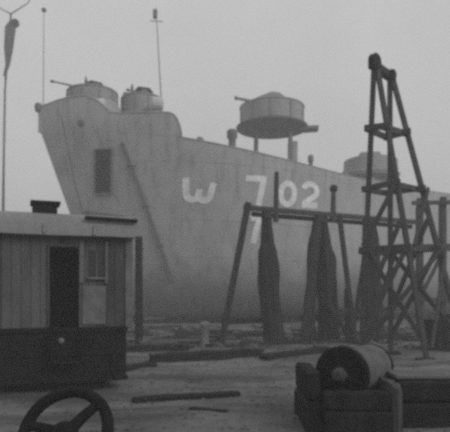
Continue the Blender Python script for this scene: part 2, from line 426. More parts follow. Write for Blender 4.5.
for s_, t_, n_ in ((3.05, -.2, 5), (5.65, .3, 4)):
    for i in range(n_):
        a = 2.5 + i * 1.3; r_ = .95 if i % 2 else .7
        p = STEM + AX * s_ + NN * t_ + Vector((math.cos(a) * r_, math.sin(a) * r_, 12.3)); m = MB(); m.box(-.17, .17, -.13, .13, 0, .5 + .14 * (i % 3), .03); m.v = [v + p for v in m.v]; m.build('ammunition_box', 'gun', ship)
for px_, py_, Yr, w_, h_ in ((99, 108, 28.4, .75, 1.0), (157, 104, 29.4, .6, .75)):  # pale bodies added to stand for the sunlit sides of the tubs
    p = at(px_, py_, Yr); m = MB(); m.tube([p + Vector((-w_ * .5, 0, 0)), p + Vector((-w_ * .4, 0, 0)), p + Vector((w_ * .4, .1, 0)), p + Vector((w_ * .5, .1, 0))], [h_ * .36, h_ * .5, h_ * .5, h_ * .36], 12); m.rough(.05, 2); m.build('lit_patch', 'tub_light', ship, smooth=True)
    m = MB(); m.beam(p + Vector((0, .05, -h_ * .45)), Vector((p.x, p.y, zdeck(4))), .5, .3); m.build('lit_patch_stand', 'tub_paint', ship)
# ready-use lockers and a blast screen that joins the two tubs to the bulwark
for s, t, w_, h_ in ((1.6, 0, .8, 1.5), (4.35, 1.0, .5, 1.2), (5.2, 2.6, .9, 1.15)):
    p = STEM + AX * s + NN * t; m = MB(); m.box(-w_ / 2, w_ / 2, -.35, .35, 0, h_, .03)
    m.v = [p + AX * v.x + NN * v.y + Vector((0, 0, v.z + zdeck(s))) for v in m.v]; m.build('locker', 'grey_paint', ship)
# jackstaff with ball and the signal mast
b0 = STEM + AX * .25 + Vector((0, 0, zdeck(.3)))
m = MB(); m.tube([b0, b0 + Vector((.05, 0, 6.6))], [.03, .018], 6); js = m.build('jackstaff', 'tub_paint', ship, smooth=True)
m = MB(); m.lathe(b0 + Vector((.05, 0, 6.55)), [(0, -.12), (.1, -.08), (.13, 0), (.1, .08), (0, .12)], 12); m.build('ball_truck', 'gun', ship, parent=js, smooth=True)
mt0 = STEM + AX * 7.15 + NN * .2 + Vector((0, 0, 9.2)); Y_ = mt0.y
top = at(156, 8, Y_ - .2); m = MB(); m.tube([mt0, mt0.lerp(top, .5), top], [.055, .04, .025], 8); ms = m.build('signal_mast', 'tub_paint', ship, smooth=True)
m = MB(); m.box(-.12, .12, -.12, .12, -.5, .0, .03); m.v = [v + top + Vector((-.05, 0, -.1)) for v in m.v]; m.build('mast_lamp', 'gun', ship, parent=ms)
m = MB(); m.tube([top + Vector((-.35, 0, -.75)), top + Vector((.4, 0, -.8))], .025, 6); m.build('yard', 'gun', ship, parent=ms, smooth=True)

# the big midships gun platform on legs
pc = STEM + AX * 14.95; zp = 12.45
m = MB(); m.lathe(pc + Vector((0, 0, zp)), [(0, .1), (2.1, .1), (2.35, .14), (2.4, .22), (2.3, .3), (0, .3)], 24); plat = m.build('gun_platform', 'gun', ship, smooth=True)
m = MB(); m.beam(pc + Vector((1.8, -.3, zp + .0)), pc + Vector((3.0, -.4, zp + .05)), .9, .2); m.build('platform_wing', 'gun', ship, parent=plat)
for dx, dy in ((-1.1, -.9), (1.2, -.9), (-1.1, .9), (1.35, .9)):
    m = MB(); m.beam(pc + Vector((dx, dy, zdeck(15))), pc + Vector((dx * .95, dy * .95, zp + .11)), .2, .2); lg = m.build('platform_leg', 'gun', ship, parent=plat)
m = MB(); m.box(-.3, .3, -.3, .3, 0, 3.3, .03); m.v = [v + pc + Vector((1.35, -.2, zdeck(15))) for v in m.v]; m.build('trunk', 'grey_paint', ship)
gun_tub(14.95, 0, 2.12, zp + .3, zp + 1.5, guns=2, yaw=math.radians(176), barrel=2.3, shield=True)
m = MB()
prof = [(-1.85, .0), (-1.7, .45), (-.9, .85), (-.1, 1.15), (.4, 1.1), (1.0, .62), (1.8, .5), (1.95, 0)]
for yy in (-.9, .9): m.v += [pc + Vector((x, yy, zp + 1.15 + z_)) for x, z_ in prof]
N = len(prof); m.f = [tuple(range(N)), tuple(range(N, 2 * N))] + [(i, (i + 1) % N, N + (i + 1) % N, N + i) for i in range(N)]
m.build('gun_cover', 'tub_paint', ship)
# small ventilators and bollards seen over the deck edge
for s, t, h_, r in ((8.9, 5.0, 1.15, .28), (13.85, 5.4, .95, .16), (16.6, 5.2, .6, .2), (7.4, 4.2, .5, .2)):
    p = STEM + AX * s + NN * t + Vector((0, 0, zdeck(s))); m = MB()
    m.lathe(p, [(r * .7, 0), (r * .7, h_ * .6), (r, h_ * .7), (r, h_), (r * .6, h_ + .08), (0, h_ + .1)], 14); m.build('ventilator', 'gun', ship, smooth=True)
# deckhouse aft with a flared bridge tub
dc = STEM + AX * 23.9
def shipbox(c, a0, a1, b0_, b1_, z0, z1, name, mt, parent=None):
    m = MB(); m.box(a0, a1, b0_, b1_, z0, z1, .04); m.v = [c + AX * v.x + NN * v.y + Vector((0, 0, v.z)) for v in m.v]; return m.build(name, mt, ship, parent=parent)
dh = shipbox(dc, -1.4, 1.2, -1.5, 1.4, zdeck(24) - .05, 10.0, 'deckhouse', 'tub_paint')
m = MB(); m.lathe(dc, [(0, 9.95), (1.5, 9.95), (2.05, 10.25), (2.15, 10.5), (2.0, 10.6), (1.95, 11.55), (1.88, 11.6), (1.85, 10.7), (0, 10.7)], 26); m.build('bridge_tub', 'tub_paint', ship, parent=dh, smooth=True)
m = MB(); m.tube([dc + Vector((-1.2, 0, 11.3)), dc + Vector((-.6, 0, 11.75)), dc + Vector((.5, 0, 11.8)), dc + Vector((1.2, 0, 11.4))], [.2, .5, .5, .2], 10); m.build('canvas_cover', 'gun', ship, parent=dh, smooth=True)
for i in range(2): shipbox(dc, -.9 + i * 1.0, -.4 + i * 1.0, 1.38, 1.43, 9.0, 9.6, 'deckhouse_window', 'black', dh)
# blocks under the hull
LBL = 'squat tarred timber block wedged under the ship side'
for i in range(14):
    s = 5.2 + i * 2.0; p = HP(s, ZB) - NN * .9; m = MB(); m.box(-.3, .3, -.8, .8, 0, ZB - .004 - gz(p.x, p.y) + .06, .03)
    bz = gz(p.x, p.y) - .06
    root_l = Vector((p.x, p.y, bz)); m.v = [root_l + AX * v.x + NN * v.y + Vector((0, 0, v.z)) for v in m.v]
    k = MATS; o = m.build('keel_block', 'wood_dark'); tag(o, LBL, 'timber block', 'blocks under the ship')

# ---------------------------------------------------------------- post and staging beside the ship
def pile(mb, p, h_, r, lean=(0, 0)):
    pts = [p + Vector((lean[0] * t, lean[1] * t, -.3 + (h_ + .3) * t)) for t in (0, .35, .7, 1)]
    mb.tube(pts, [r * 1.06, r, r * .97, r * .92], 11); return mb
p = gp(139, 17.0); m = MB(); pile(m, p, at(139, 236, 17.0).z, .125); m.rough(.012)
ps = thing('shore_post', p, 'dark round timber post standing by the hull beyond the wagon', 'post')
m.build('post', 'wood_dark', ps, smooth=True)
m = MB(); m.torus(p + Vector((0, 0, 3.0)), .128, .022, (0, 0, 1), 16, 6); m.build('iron_band', 'iron', ps, smooth=True)

YS = lambda px: 16.4 + (px - 250) / 160 * 2.8
root = thing('timber_staging', gp(300, YS(300)), 'dark timber staging of thick piles under one long beam before the hull', 'staging')
def spt(px, py): return at(px, py, YS(px))
m = MB(); m.beam(spt(244, 207.5), spt(416, 222), .15, .15, .02); m.rough(.008, 1.5); m.build('beam', 'tower', root)
m = MB(); m.beam(spt(252, 213) + Vector((0, .22, 0)), spt(414, 226) + Vector((0, .22, 0)), .08, .14, .01); m.build('rail', 'wood', root)
def leg(p_top, px_b, Yb, wd, name='raking_leg', mt='wood'):
    b_ = gp(px_b, Yb) + Vector((0, 0, -.15)); m = MB(); m.beam(p_top, b_, wd, wd, .02); m.rough(.012); m.build(name, mt, root)
leg(spt(248, 207) + Vector((0, -.2, .1)), 220, 15.9, .2)
leg(spt(318, 217) + Vector((0, -.22, 0)), 303, 16.6, .24)
leg(spt(338, 217) + Vector((0, -.22, 0)), 356, 16.9, .15)
leg(spt(372, 219) + Vector((0, .3, 0)), 352, 20.0, .14)
def cluster(specs, band=True):
    for px, pytop, Yo, r in specs:
        Y = YS(px) + Yo; p = gp(px, Y); m = MB(); pile(m, p, at(px, pytop, Y).z - p.z, r, (random.uniform(-.06, .06), random.uniform(-.04, .04))); m.rough(.02, 1.5)
        m.build('pile', random.choice(('wood_dark', 'wood')), root, smooth=True)
cluster([(267, 209, .42, .12), (322, 215, .45, .13), (369, 220, .45, .13), (349, 288, 1.4, .14), (312, 300, 1.0, .12)])
# stub posts standing above the beam
for px, py0, r in ((276, 172, .08), (333, 188, .085)):
    Y = YS(px) - .12; p0 = at(px, 222, Y); p1 = at(px + .6, py0, Y); m = MB(); m.tube([p0, p0.lerp(p1, .5), p1], [r * 1.1, r, r * .85], 9); m.build('stub_post', 'tower', root, smooth=True)
    if px == 333:
        m = MB(); m.lathe(p1, [(.0, -.1), (.12, -.1), (.135, .0), (.1, .08), (0, .1)], 10); m.build('post_cap', 'wood_dark', root, smooth=True)
for px0, px1, py in ((222, 282, 322), (300, 345, 318), (330, 392, 312)):
    m = MB(); m.beam(at(px0, py, YS(px0) + .25), at(px1, py - 3, YS(px1) + .25), .1, .17, .01); m.build('waling', 'wood', root)
m = MB(); m.beam(at(326, 300, YS(326) - .42), at(352, 342, YS(352) - .9), .07, .13, .01); m.build('brace', 'wood', root)

# tarred canvas bundles hung from the beam to the ground
def bundle(px_top, px_bot, Yo, rx, ry, prof, lb, seed):
    Yt = YS(px_top) + Yo; tp_ = at(px_top, HY, Yt); tp_.z = spt(px_top, 208 + (px_top - 250) * .09).z - .03
    bt = gp(px_bot, YS(px_bot) + Yo); H_ = tp_.z - bt.z + .05
    m = MB(); n_ = 26; K = 26
    for i in range(K + 1):
        t_ = i / K; w_ = 0
        for (a0, b0_), (a1, b1_) in zip(prof, prof[1:]):
            if a0 <= t_ <= a1: q = (t_ - a0) / (a1 - a0); q = q * q * (3 - 2 * q); w_ = b0_ + (b1_ - b0_) * q; break
        c_ = bt.lerp(tp_, t_); c_.z = bt.z - .05 + H_ * t_; c_ = c_ + noise.noise_vector((seed, t_ * 2.2, 0)) * .06
        for j in range(n_):
            th = 2 * math.pi * j / n_; k_ = 1 + .12 * math.cos(7 * th + seed + 2 * t_) + .06 * noise.noise((th * 3, seed, t_ * 16)) + .26 * noise.noise((math.cos(th) * 1.5 + seed, math.sin(th) * 1.5, t_ * 5))
            m.v.append(c_ + Vector((math.cos(th) * rx * w_ * k_, math.sin(th) * ry * w_ * k_, 0)))
    for i in range(K):
        for j in range(n_): m.f.append((i * n_ + j, i * n_ + (j + 1) % n_, (i + 1) * n_ + (j + 1) % n_, (i + 1) * n_ + j))
    m.f += [tuple(range(n_)), tuple(range(K * n_, (K + 1) * n_))]
    rt = thing('hanging_tarpaulin', bt, lb, 'tarpaulin', 'tarpaulins hung from the staging beam')
    m.build('canvas', 'tarp', rt, smooth=True)
    m = MB(); zt_ = tp_.z - .22; m.torus(Vector((tp_.x, tp_.y, zt_)), rx * .5, .03, (.1, 0, 1), 18, 6); m.build('lashing', 'rope', rt, smooth=True)
PR = [(0, 1.05), (.12, .98), (.5, 1.0), (.66, .98), (.76, .66), (.93, .5), (1, .45)]
bundle(267, 273, -.12, .30, .27, PR, 'broad dark tarpaulin bundle hung beside the figure 7 on the hull', 1.0)
bundle(323, 331, -.15, .29, .27, PR, 'thick dark tarpaulin bundle hung under the capped stub post', 4.3)
bundle(317, 306, .12, .19, .2, [(0, .95), (.3, 1), (.75, .9), (.9, .6), (1, .4)], 'slimmer tarpaulin bundle slanting away beside the thick one', 7.7)
bundle(369, 376, -.1, .31, .27, [(0, 1.0), (.5, 1.0), (.8, .9), (.93, .7), (1, .6)], 'dark tarpaulin bundle hanging behind the plumb leg of the tower', 9.1)

# open scaffold frame beside the tower
YF = 19.5
root = thing('scaffold_frame', gp(432, YF), 'open square scaffold frame of dark posts and rails behind the tall tower', 'scaffold')
for px, py in ((420, 198), (443, 197)):
    b_ = gp(px, YF); m = MB(); m.beam(b_ + Vector((0, 0, -.15)), at(px, py, YF), .2, .2, .02); m.build('post', 'tower', root)
for px, py in ((418, 206), (441, 204)):
    Y = YF + 1.6; m = MB(); m.beam(gp(px, Y) + Vector((0, 0, -.15)), at(px, py, Y), .16, .16, .02); m.build('post', 'tower', root)
for y_, w_ in ((203, .14), (248, .26), (300, .14)):
    m = MB(); m.beam(at(412, y_, YF - .17), at(470, y_ - 1, YF - .17), .1, w_, .01); m.build('rail', 'tower', root)
m = MB(); m.beam(at(420, 298, YF - .2), at(443, 252, YF - .2), .07, .13, .01); m.build('brace', 'tower', root)
b_ = gp(466, YF); m = MB(); m.beam(b_ + Vector((0, 0, -.15)), at(466, 197, YF), .2, .2, .02); m.build('post', 'tower', root)

# ---------------------------------------------------------------- tall tower of raking legs
TA, TB = Vector((3.725, 13.5, 7.2)), Vector((4.33, 14.18, 7.2))
feet = [Vector((3.46, 13.74, 0)), Vector((4.72, 12.61, 0)), Vector((4.35, 14.16, 0)), Vector((5.78, 12.89, 0))]
tops = [TA, TA + Vector((.07, -.06, -.05)), TB, TB + Vector((.07, -.06, -.05))]
root = thing('timber_tower', (4.5, 13.3, 0), 'tall narrow tower of four raking timber legs with a pulley at its head', 'tower')
def lp(i, z):
    f, t = feet[i], tops[i]; return f.lerp(t, z / t.z)
for i in range(4):
    m = MB(); m.beam(lp(i, gz(feet[i].x, feet[i].y) - .2), lp(i, 7.15), .12, .12, .015); m.rough(.006, 1.2); m.build('leg', 'tower', root)
for z, hh in ((5.68, .16), (4.22, .14), (2.66, .15)):
    for a, b_ in ((0, 1), (2, 3), (0, 2), (1, 3)):
        p, q = lp(a, z + random.uniform(-.03, .03)), lp(b_, z + random.uniform(-.03, .03)); d = (q - p).normalized(); o_ = d.cross(Vector((0, 0, 1))) * (.10 if a != b_ - 2 else -.10)
        m = MB(); m.beam(p - d * .13 + o_, q + d * .13 + o_, .06, hh, .008); m.build('girt', 'tower', root)
for a, b_, z0, z1 in ((0, 1, .25, 2.6), (1, 0, .25, 2.6), (2, 3, .3, 2.6), (3, 2, .3, 2.6), (1, 3, .3, 2.6), (0, 2, .3, 2.6), (1, 3, 2.7, 4.2), (0, 1, 2.75, 4.15), (0, 1, .9, 3.3), (2, 3, .9, 3.4), (0, 3, .2, 2.6)):
    p, q = lp(a, z0), lp(b_, z1); d = (q - p); o_ = d.cross(Vector((0, 0, 1))).normalized() * .16
    m = MB(); m.beam(p + o_, q + o_, .05, .12, .008); m.build('brace', 'tower', root)
d = (TB - TA).normalized()
m = MB(); m.beam(TA - d * .14 + Vector((0, 0, .06)), TB + d * .18 + Vector((0, 0, .06)), .2, .2, .02); m.build('head_beam', 'wood', root)
m = MB(); m.lathe(TA + Vector((-.02, -.14, .10)), [(0, -.09), (.17, -.09), (.2, -.05), (.15, 0), (.2, .05), (.17, .09), (0, .09)], 20, (.7, -.7, 0)); m.build('pulley', 'iron', root, smooth=True)
m = MB(); m.lathe(TB + Vector((.0, -.13, .05)), [(0, -.08), (.13, -.08), (.15, 0), (.13, .08), (0, .08)], 16, (.7, -.7, 0)); m.build('pulley', 'iron', root, smooth=True)
for i in range(4):
    m = MB(); f = feet[i]; m.box(-.22, .22, -.22, .22, -.1, .06 + gz(f.x, f.y), .02); m.v = [v + Vector((f.x, f.y, 0)) for v in m.v]; m.build('foot_pad', 'wood_dark', root)

# ---------------------------------------------------------------- works wagon on the left
WR = math.radians(20.5); wl = Vector((-4.7, 7.65, 0))
wag = thing('works_wagon', wl, 'grey boarded works wagon with dark doorway, thick pale roof and dark steel lower body', 'wagon', rotz=WR)
def wb(name, mt, x0, x1, y0, y1, z0, z1, c=.008, parent=None):
    m = MB(); m.box(x0, x1, y0, y1, z0, z1, c); return m.build(name, mt, wag, world=False, parent=parent)
body = wb('lower_body', 'steel_dark', 0, 3.3, 0, 2.0, .14, .97, .02)
wb('sill', 'steel_dark', -.02, 3.32, -.035, -.002, .93, 1.01, .008, body)
wb('skirt_rail', 'steel_dark', -.02, 3.32, -.04, -.002, .14, .22, .008, body)
wb('belt_rail', 'steel_dark', 0, 3.30, -.025, -.002, .56, .61, .006, body)
for i in range(8): wb('rib', 'steel_dark', .12 + i * .42, .17 + i * .42, -.03, -.002, .225, .555, .006, body)
for i in range(16):
    m = MB(); m.lathe((.1 + i * .205, -.035, .97), [(.016, 0), (.012, -.008), (0, -.012)], 8, (0, 1, 0)); m.build('rivet', 'steel_dark', wag, world=False, parent=body, smooth=True)
m = MB(); m.lathe((2.28, -.002, .80), [(.0, -.04), (.03, -.04), (.045, -.03), (.05, 0)], 18, (0, 1, 0)); m.build('lamp', 'pale', wag, world=False, smooth=True)
wb('step', 'steel_dark', 2.1, 2.6, -.22, -.04, .45, .49, .006)
for x in (2.12, 2.56): wb('step_bracket', 'steel_dark', x, x + .03, -.2, -.04, .485, .93, .004)
# iron wheels under the body
for x, y in ((.6, .12), (2.75, .12), (.6, 1.85), (2.75, 1.85)):
    m = MB(); c_ = Vector((x, y, .26)); m.torus(c_, .22, .045, (0, 1, 0), 28, 8); m.lathe(c_, [(.19, -.01), (.07, -.03), (.06, -.06), (0, -.06)], 20, (0, 1, 0)); m.build('wheel', 'iron', wag, world=False, smooth=True)
# boarded walls round the openings (planks one by one)
OPEN = [(2.11, 2.55, 1.02, 2.26), (2.70, 2.95, 1.80, 2.22), (.55, 1.0, 1.6, 2.2)]
x = 0.0; i = 0
edges = sorted({0.0, 3.27, *[e for q in OPEN for e in q[:2]]})
for e0, e1 in zip(edges, edges[1:]):
    n_ = max(1, round((e1 - e0) / .145)); wd = (e1 - e0) / n_
    for k in range(n_):
        a, b_ = e0 + k * wd + .002, e0 + (k + 1) * wd - .002; dy = random.uniform(-.003, .003)
        spans = [(1.0, 2.45)]
        for (o0, o1, oz0, oz1) in OPEN:
            if o0 - .01 < (a + b_) / 2 < o1 + .01: spans = [q for q in ((1.0, oz0), (oz1, 2.45)) if q[1] - q[0] > .06]
        mt = 'board_dark' if (a > 2.96 or random.random() < .2) else 'board'
        for z0, z1 in spans: wb('wall_board', mt, a, b_, dy, .035 + dy, z0, z1, .006)
wb('dark_backing', 'black', .04, 3.2, 1.0, 1.03, 1.0, 2.42)  # near-black sheet added so the doorway looks shaded inside
wb('end_wall', 'board', 3.23, 3.265, .045, 2.0, 1.0, 2.45); wb('end_wall', 'board', .005, .04, .045, 2.0, 1.0, 2.45); wb('back_wall', 'board', .04, 3.23, 1.95, 1.99, 1.0, 2.45)
wb('corner_post', 'board_pale', 3.275, 3.40, -.03, .09, .98, 2.45, .012)
wb('pale_panel', 'board_pale', 2.60, 2.965, -.022, -.008, 1.05, 1.66, .004)
for a, b_ in ((2.555, 2.625), (2.955, 3.0)): wb('mullion_post', 'board_pale', a, b_, -.03, -.008, 1.70, 2.38, .006)
dr = wb('door_frame', 'board_dark', 2.07, 2.11, -.03, -.008, 1.02, 2.3, .006); wb('door_head', 'board_dark', 2.07, 2.55, -.03, -.008, 2.265, 2.31, .006, dr)
wf = wb('window_pane', 'glass', 2.70, 2.95, .01, .016, 1.8, 2.22, .001)
wb('glazing_bar', 'board_pale', 2.815, 2.835, -.004, .008, 1.8, 2.22, .002, wf); wb('window_sill', 'board_pale', 2.68, 2.97, -.06, -.008, 1.765, 1.797, .004, wf)
wf = wb('window_pane', 'glass', .55, 1.0, .01, .016, 1.6, 2.2, .001); wb('window_sill', 'board_pale', .53, 1.02, -.05, -.008, 1.565, 1.597, .004, wf)
# arched roof with a deep side
m = MB(); prof = [(-.16, 2.44), (-.17, 2.62), (-.10, 2.74), (.3, 2.83), (1.0, 2.9), (1.7, 2.83), (2.12, 2.74), (2.17, 2.62), (2.16, 2.44)]
NP = len(prof)
for xx in (-.2, .6, 1.4, 2.2, 2.9, 3.42): m.v += [Vector((xx, y, z + .012 * noise.noise((xx * 2, y, 3)))) for y, z in prof]
for i in range(5):
    for j in range(NP): m.f.append((i * NP + j, i * NP + (j + 1) % NP, (i + 1) * NP + (j + 1) % NP, (i + 1) * NP + j))
m.f += [tuple(range(NP)), tuple(range(5 * NP, 6 * NP))]
rf = m.build('roof', 'roof', wag, world=False, smooth=True)
for xx in (.5, 1.25, 2.0, 2.75): wb('roof_lath', 'roof', xx, xx + .04, -.19, -.165, 2.46, 2.6, .004, rf)
m = MB(); m.beam((2.62, -.2, 2.715), (3.44, -.2, 2.70), .05, .06, .008); m.build('gutter', 'iron', wag, world=False, parent=rf)
vt = wb('roof_vent', 'iron', 1.86, 2.24, .25, .6, 2.78, 2.98, .02)
wb('vent_cowl', 'iron', 1.83, 2.29, .21, .64, 2.975, 3.015, .01, vt)

# ---------------------------------------------------------------- derrick mast behind the wagon
YD = 45.0; b_ = gp(1, YD)
root = thing('derrick_mast', b_, 'slim derrick mast with a dark slung tackle at its head beyond the wagon', 'mast')
tp = at(11, 14, YD); mid = at(5, 90, YD)
m = MB(); m.tube([b_ + Vector((0, 0, -.2)), b_.lerp(mid, .5), mid, tp], [.11, .09, .08, .08], 9); m.build('pole', 'tower', root, smooth=True)
h0, h1 = at(12, 22, YD), at(5, 76, YD)
m = MB(); m.tube([h0 + Vector((.06, -.05, .1)), h0.lerp(h1, .12), h0.lerp(h1, .5), h0.lerp(h1, .8), h1], [.16, .44, .36, .26, .1], 10); m.rough(.2, 1.4); tk = m.build('slung_tackle', 'rope', root, smooth=True)
m = MB(); m.lathe(h0 + Vector((.36, -.2, -.2)), [(0, -.16), (.3, -.16), (.36, 0), (.3, .16), (0, .16)], 14, (1, -.4, 0)); m.build('pulley_block', 'iron', root, smooth=True)
m = MB(); m.tube([tp, at(28, 3, YD - .1), at(36, -14, YD)], [.06, .04, .03], 6); m.build('gaff', 'tower', root, smooth=True)
m = MB(); m.tube([tp, at(3, 10, YD), at(-14, -4, YD)], [.06, .04, .03], 6); m.build('gaff', 'tower', root, smooth=True)
m = MB(); m.tube([h1, at(4.5, 150, YD - .1), gp(4, YD - .3) + Vector((0, 0, -.05))], .03, 6); m.build('hoist_rope', 'rope', root, smooth=True)

# ---------------------------------------------------------------- wheel in the foreground
lean = math.radians(31); yaw = math.radians(-12)
fr = Matrix.Rotation(yaw, 3, 'Z') @ Vector((0, -math.cos(lean), math.sin(lean)))
R = .415; wc = Vector((-1.31, 4.42, R * math.cos(lean) + gz(-1.31, 4.2) + .015))
root = thing('iron_wheel', (wc.x, wc.y, 0), 'big spoked iron wheel tipped back on its axle stub on bare earth', 'wheel')
up = Vector((0, 0, 1)); sx = fr.cross(up).normalized(); su = sx.cross(fr).normalized()
if su.z < 0: su = -su
m = MB(); m.torus(wc, R - .048, .048, fr, 64, 12, 1.15); m.rough(.006, 5); m.build('rim', 'iron', root, smooth=True)
hb = MB(); hb.lathe(wc, [(0, -.09), (.085, -.09), (.1, -.05), (.1, .05), (.08, .09), (.05, .12), (0, .12)], 20, fr); hb.build('hub', 'iron', root, smooth=True)
for k in range(3):
    a = math.radians(50 + 120 * k); d = sx * math.cos(a) * (-1) + su * math.sin(a)
    m = MB(); m.tube([wc + d * .06, wc + d * .2 + fr * .015, wc + d * (R - .05)], [.055, .045, .04], 10); m.build('spoke', 'iron', root, smooth=True)
ab = -fr; L_ = (wc.z - gz(wc.x, wc.y + .5)) / -ab.z
m = MB(); m.tube([wc, wc + ab * (L_ * .98)], [.04, .035], 12); m.build('axle', 'iron', root, smooth=True)

def rough_baulk(a, b_, wd, ht, seed, bow=.05, rag=.16, K=14):
    "a sawn timber with worn arrises, ragged ends and a slight bow"
    m = MB(); a, b_ = Vector(a), Vector(b_); d = (b_ - a).normalized(); sd_ = Vector((-d.y, d.x, 0)).normalized(); c_ = .13
    ring = [(-.5, -.5 + c_), (-.5, 0), (-.5, .5 - c_), (-.5 + c_, .5), (0, .5), (.5 - c_, .5), (.5, .5 - c_), (.5, 0), (.5, -.5 + c_), (.5 - c_, -.5), (0, -.5), (-.5 + c_, -.5)]; n_ = 12
    for i in range(K + 1):
        t_ = i / K; q = a.lerp(b_, t_) + sd_ * (bow * math.sin(t_ * 3 + seed))
        k_ = 1 + .5 * rag * noise.noise((seed, t_ * 7, 1)); e_ = .9 if i in (0, K) else 1
        for u_, v_ in ring:
            n3 = noise.noise_vector((seed * 1.7 + u_ * 2, t_ * 9, v_ * 2))
            m.v.append(q + sd_ * (u_ * wd * k_ * e_) + Vector((0, 0, v_ * ht * k_ * e_)) + n3 * rag * ht * .8 + d * (n3.z * rag * .6 if i in (0, K) else 0))
    for i in range(K):
        for j in range(n_): m.f.append((i * n_ + j, i * n_ + (j + 1) % n_, (i + 1) * n_ + (j + 1) % n_, (i + 1) * n_ + j))
    m.f += [tuple(range(n_)), tuple(range(K * n_, (K + 1) * n_))]
    return m

# ---------------------------------------------------------------- winch on the right
root = thing('cable_winch', (1.4, 6.3, 0), 'cable winch with pale drum and dark flange set in a black timber crib', 'winch')
dax = Vector((.6, .8, 0)); dc0 = Vector((1.345, 6.2, .60))
m = MB(); m.lathe(dc0, [(.06, .05)] + [(.268 + .006 * math.sin(i * .13) + (.009 if i % 2 else -.004), .055 + i * .0115) for i in range(70)] + [(.05, .86)], 40, dax)
m.rough(.008, 4); m.build('drum', 'canvas', root, smooth=True)
for h_ in (0, .86):
    m = MB(); m.lathe(dc0, [(0, h_ - .03), (.25, h_ - .03), (.29, h_ - .045), (.325, h_ - .03), (.325, h_ + .03), (.05, h_ + .05)] if h_ == 0 else [(.05, h_ - .02), (.285, h_ - .02), (.285, h_ + .03), (0, h_ + .03)], 40, dax); fl = m.build('flange', 'iron', root, smooth=True)
    if h_ == 0:
        m = MB(); m.lathe(dc0, [(0, -.15), (.05, -.15), (.085, -.11), (.095, -.04)], 20, dax); m.build('hub_cap', 'board_dark', root, parent=fl, smooth=True)
        for k in range(6):
            a = k * math.pi / 3 + .3; s_ = Vector((-.8, .6, 0)); d = s_ * math.cos(a) + Vector((0, 0, 1)) * math.sin(a)
            m = MB(); m.tube([dc0 - dax * .05 + d * .08, dc0 - dax * .05 + d * .28], [.028, .022], 8); m.build('flange_rib', 'iron', root, parent=fl, smooth=True)
def wbx(name, mt, *b_):
    x0, x1, y0, y1, z0, z1 = b_; zc = (z0 + z1) / 2
    if x1 - x0 > y1 - y0: m = rough_baulk((x0, (y0 + y1) / 2, zc), (x1, (y0 + y1) / 2, zc), y1 - y0, z1 - z0, x0 * 7 + z0 * 9, .006, .05)
    else: m = rough_baulk(((x0 + x1) / 2, y0, zc), ((x0 + x1) / 2, y1, zc), x1 - x0, z1 - z0, y0 * 7 + z0 * 9, .006, .05)
    return m.build(name, mt, root)
wbx('crib_baulk', 'wood_dark', .885, 1.08, 5.95, 6.95, -.05, .34); wbx('crib_baulk', 'wood_dark', .89, 1.07, 5.97, 6.9, .345, .665)
wbx('crib_baulk', 'wood_dark', 1.085, 1.80, 5.82, 6.0, -.05, .25); wbx('crib_baulk', 'wood_dark', 1.085, 1.79, 5.83, 5.99, .255, .46)
wbx('crib_baulk', 'wood_dark', 1.085, 2.2, 6.98, 7.18, -.05, .30)
wbx('cheek_plate', 'board_dark', 1.81, 1.93, 5.84, 6.5, -.05, .53)
wbx('bearer', 'wood_dark', 1.1, 1.8, 6.02, 6.3, -.05, .24); wbx('bearer', 'wood_dark', 1.3, 2.15, 6.6, 6.95, -.05, .31)

# ---------------------------------------------------------------- baulks stacked at the right
n_b = 0
labels = ['dark timber baulk at the bottom front of the stack beside the winch', 'dark timber baulk laid on top of the front baulk beside the winch', 'thick dark baulk at the back of the stack beside the winch']
for (x0, x1, y0, y1, z0, z1), lb in zip(((1.99, 4.2, 6.1, 6.42, -.05, .285), (2.0, 4.25, 6.12, 6.44, .288, .535), (1.98, 4.1, 6.50, 6.85, -.05, .52)), labels):
    m = rough_baulk((x0, (y0 + y1) / 2, (z0 + z1) / 2), (x1, (y0 + y1) / 2, (z0 + z1) / 2), y1 - y0, z1 - z0, y0 * 5 + z0, .01, .06); tag(m.build('timber_baulk', 'wood_dark'), lb, 'timber baulk', 'baulks stacked beside the winch')
m = MB(); m.box(1.97, 4.1, 6.2, 6.72, .545, .585, .006); m.rough(.003, 1.5); tag(m.build('plank', 'wood_pale'), 'pale weathered plank lying along the top of the baulk stack', 'plank')

# ---------------------------------------------------------------- timbers and clutter on the yard
def lying(px0, py0, px1, py1, wd, ht, lb, name='timber_baulk', mt='wood_dark', cat='timber baulk', group=None):
    Ya, Yb = EYE * F / (py0 - HY), EYE * F / (py1 - HY)
    a, b_ = gp(px0, Ya), gp(px1, Yb); m = rough_baulk(a + Vector((0, 0, ht * .26)), b_ + Vector((0, 0, ht * .26)), wd, ht, px0)
    return tag(m.build(name, mt), lb, cat, group)
lying(150, 361, 262, 356, .34, .24, 'long dark baulk lying across the yard below the letter W')
lying(112, 352, 188, 350, .3, .22, 'dark baulk half behind the wagon corner, lying on the yard')
lying(120, 372, 152, 366, .25, .12, 'short black timber end by the wagon wheel side')
lying(133, 402, 238, 396, .22, .08, 'thin dark plank lying alone on open earth before the long baulk', 'plank', 'wood_dark', 'plank')
lying(190, 411, 226, 411, .1, .03, 'small dark offcut beside the thin lying plank', 'wood_offcut', 'wood_dark', 'offcut')
lying(262, 359, 330, 352, .3, .2, 'dark baulk lying on the yard between the piles and the winch')
lying(140, 344, 215, 342, .2, .15, 'pale weathered timber lying near the hull behind the dark baulks', mt='wood_pale')
lying(225, 346, 290, 344, .25, .12, 'weathered plank at the foot of the staging piles', 'plank', 'wood_pale', 'plank')
lying(392, 366, 452, 362, .3, .12, 'weathered plank lying on the yard at the foot of the tower', 'plank', 'wood_pale', 'plank')
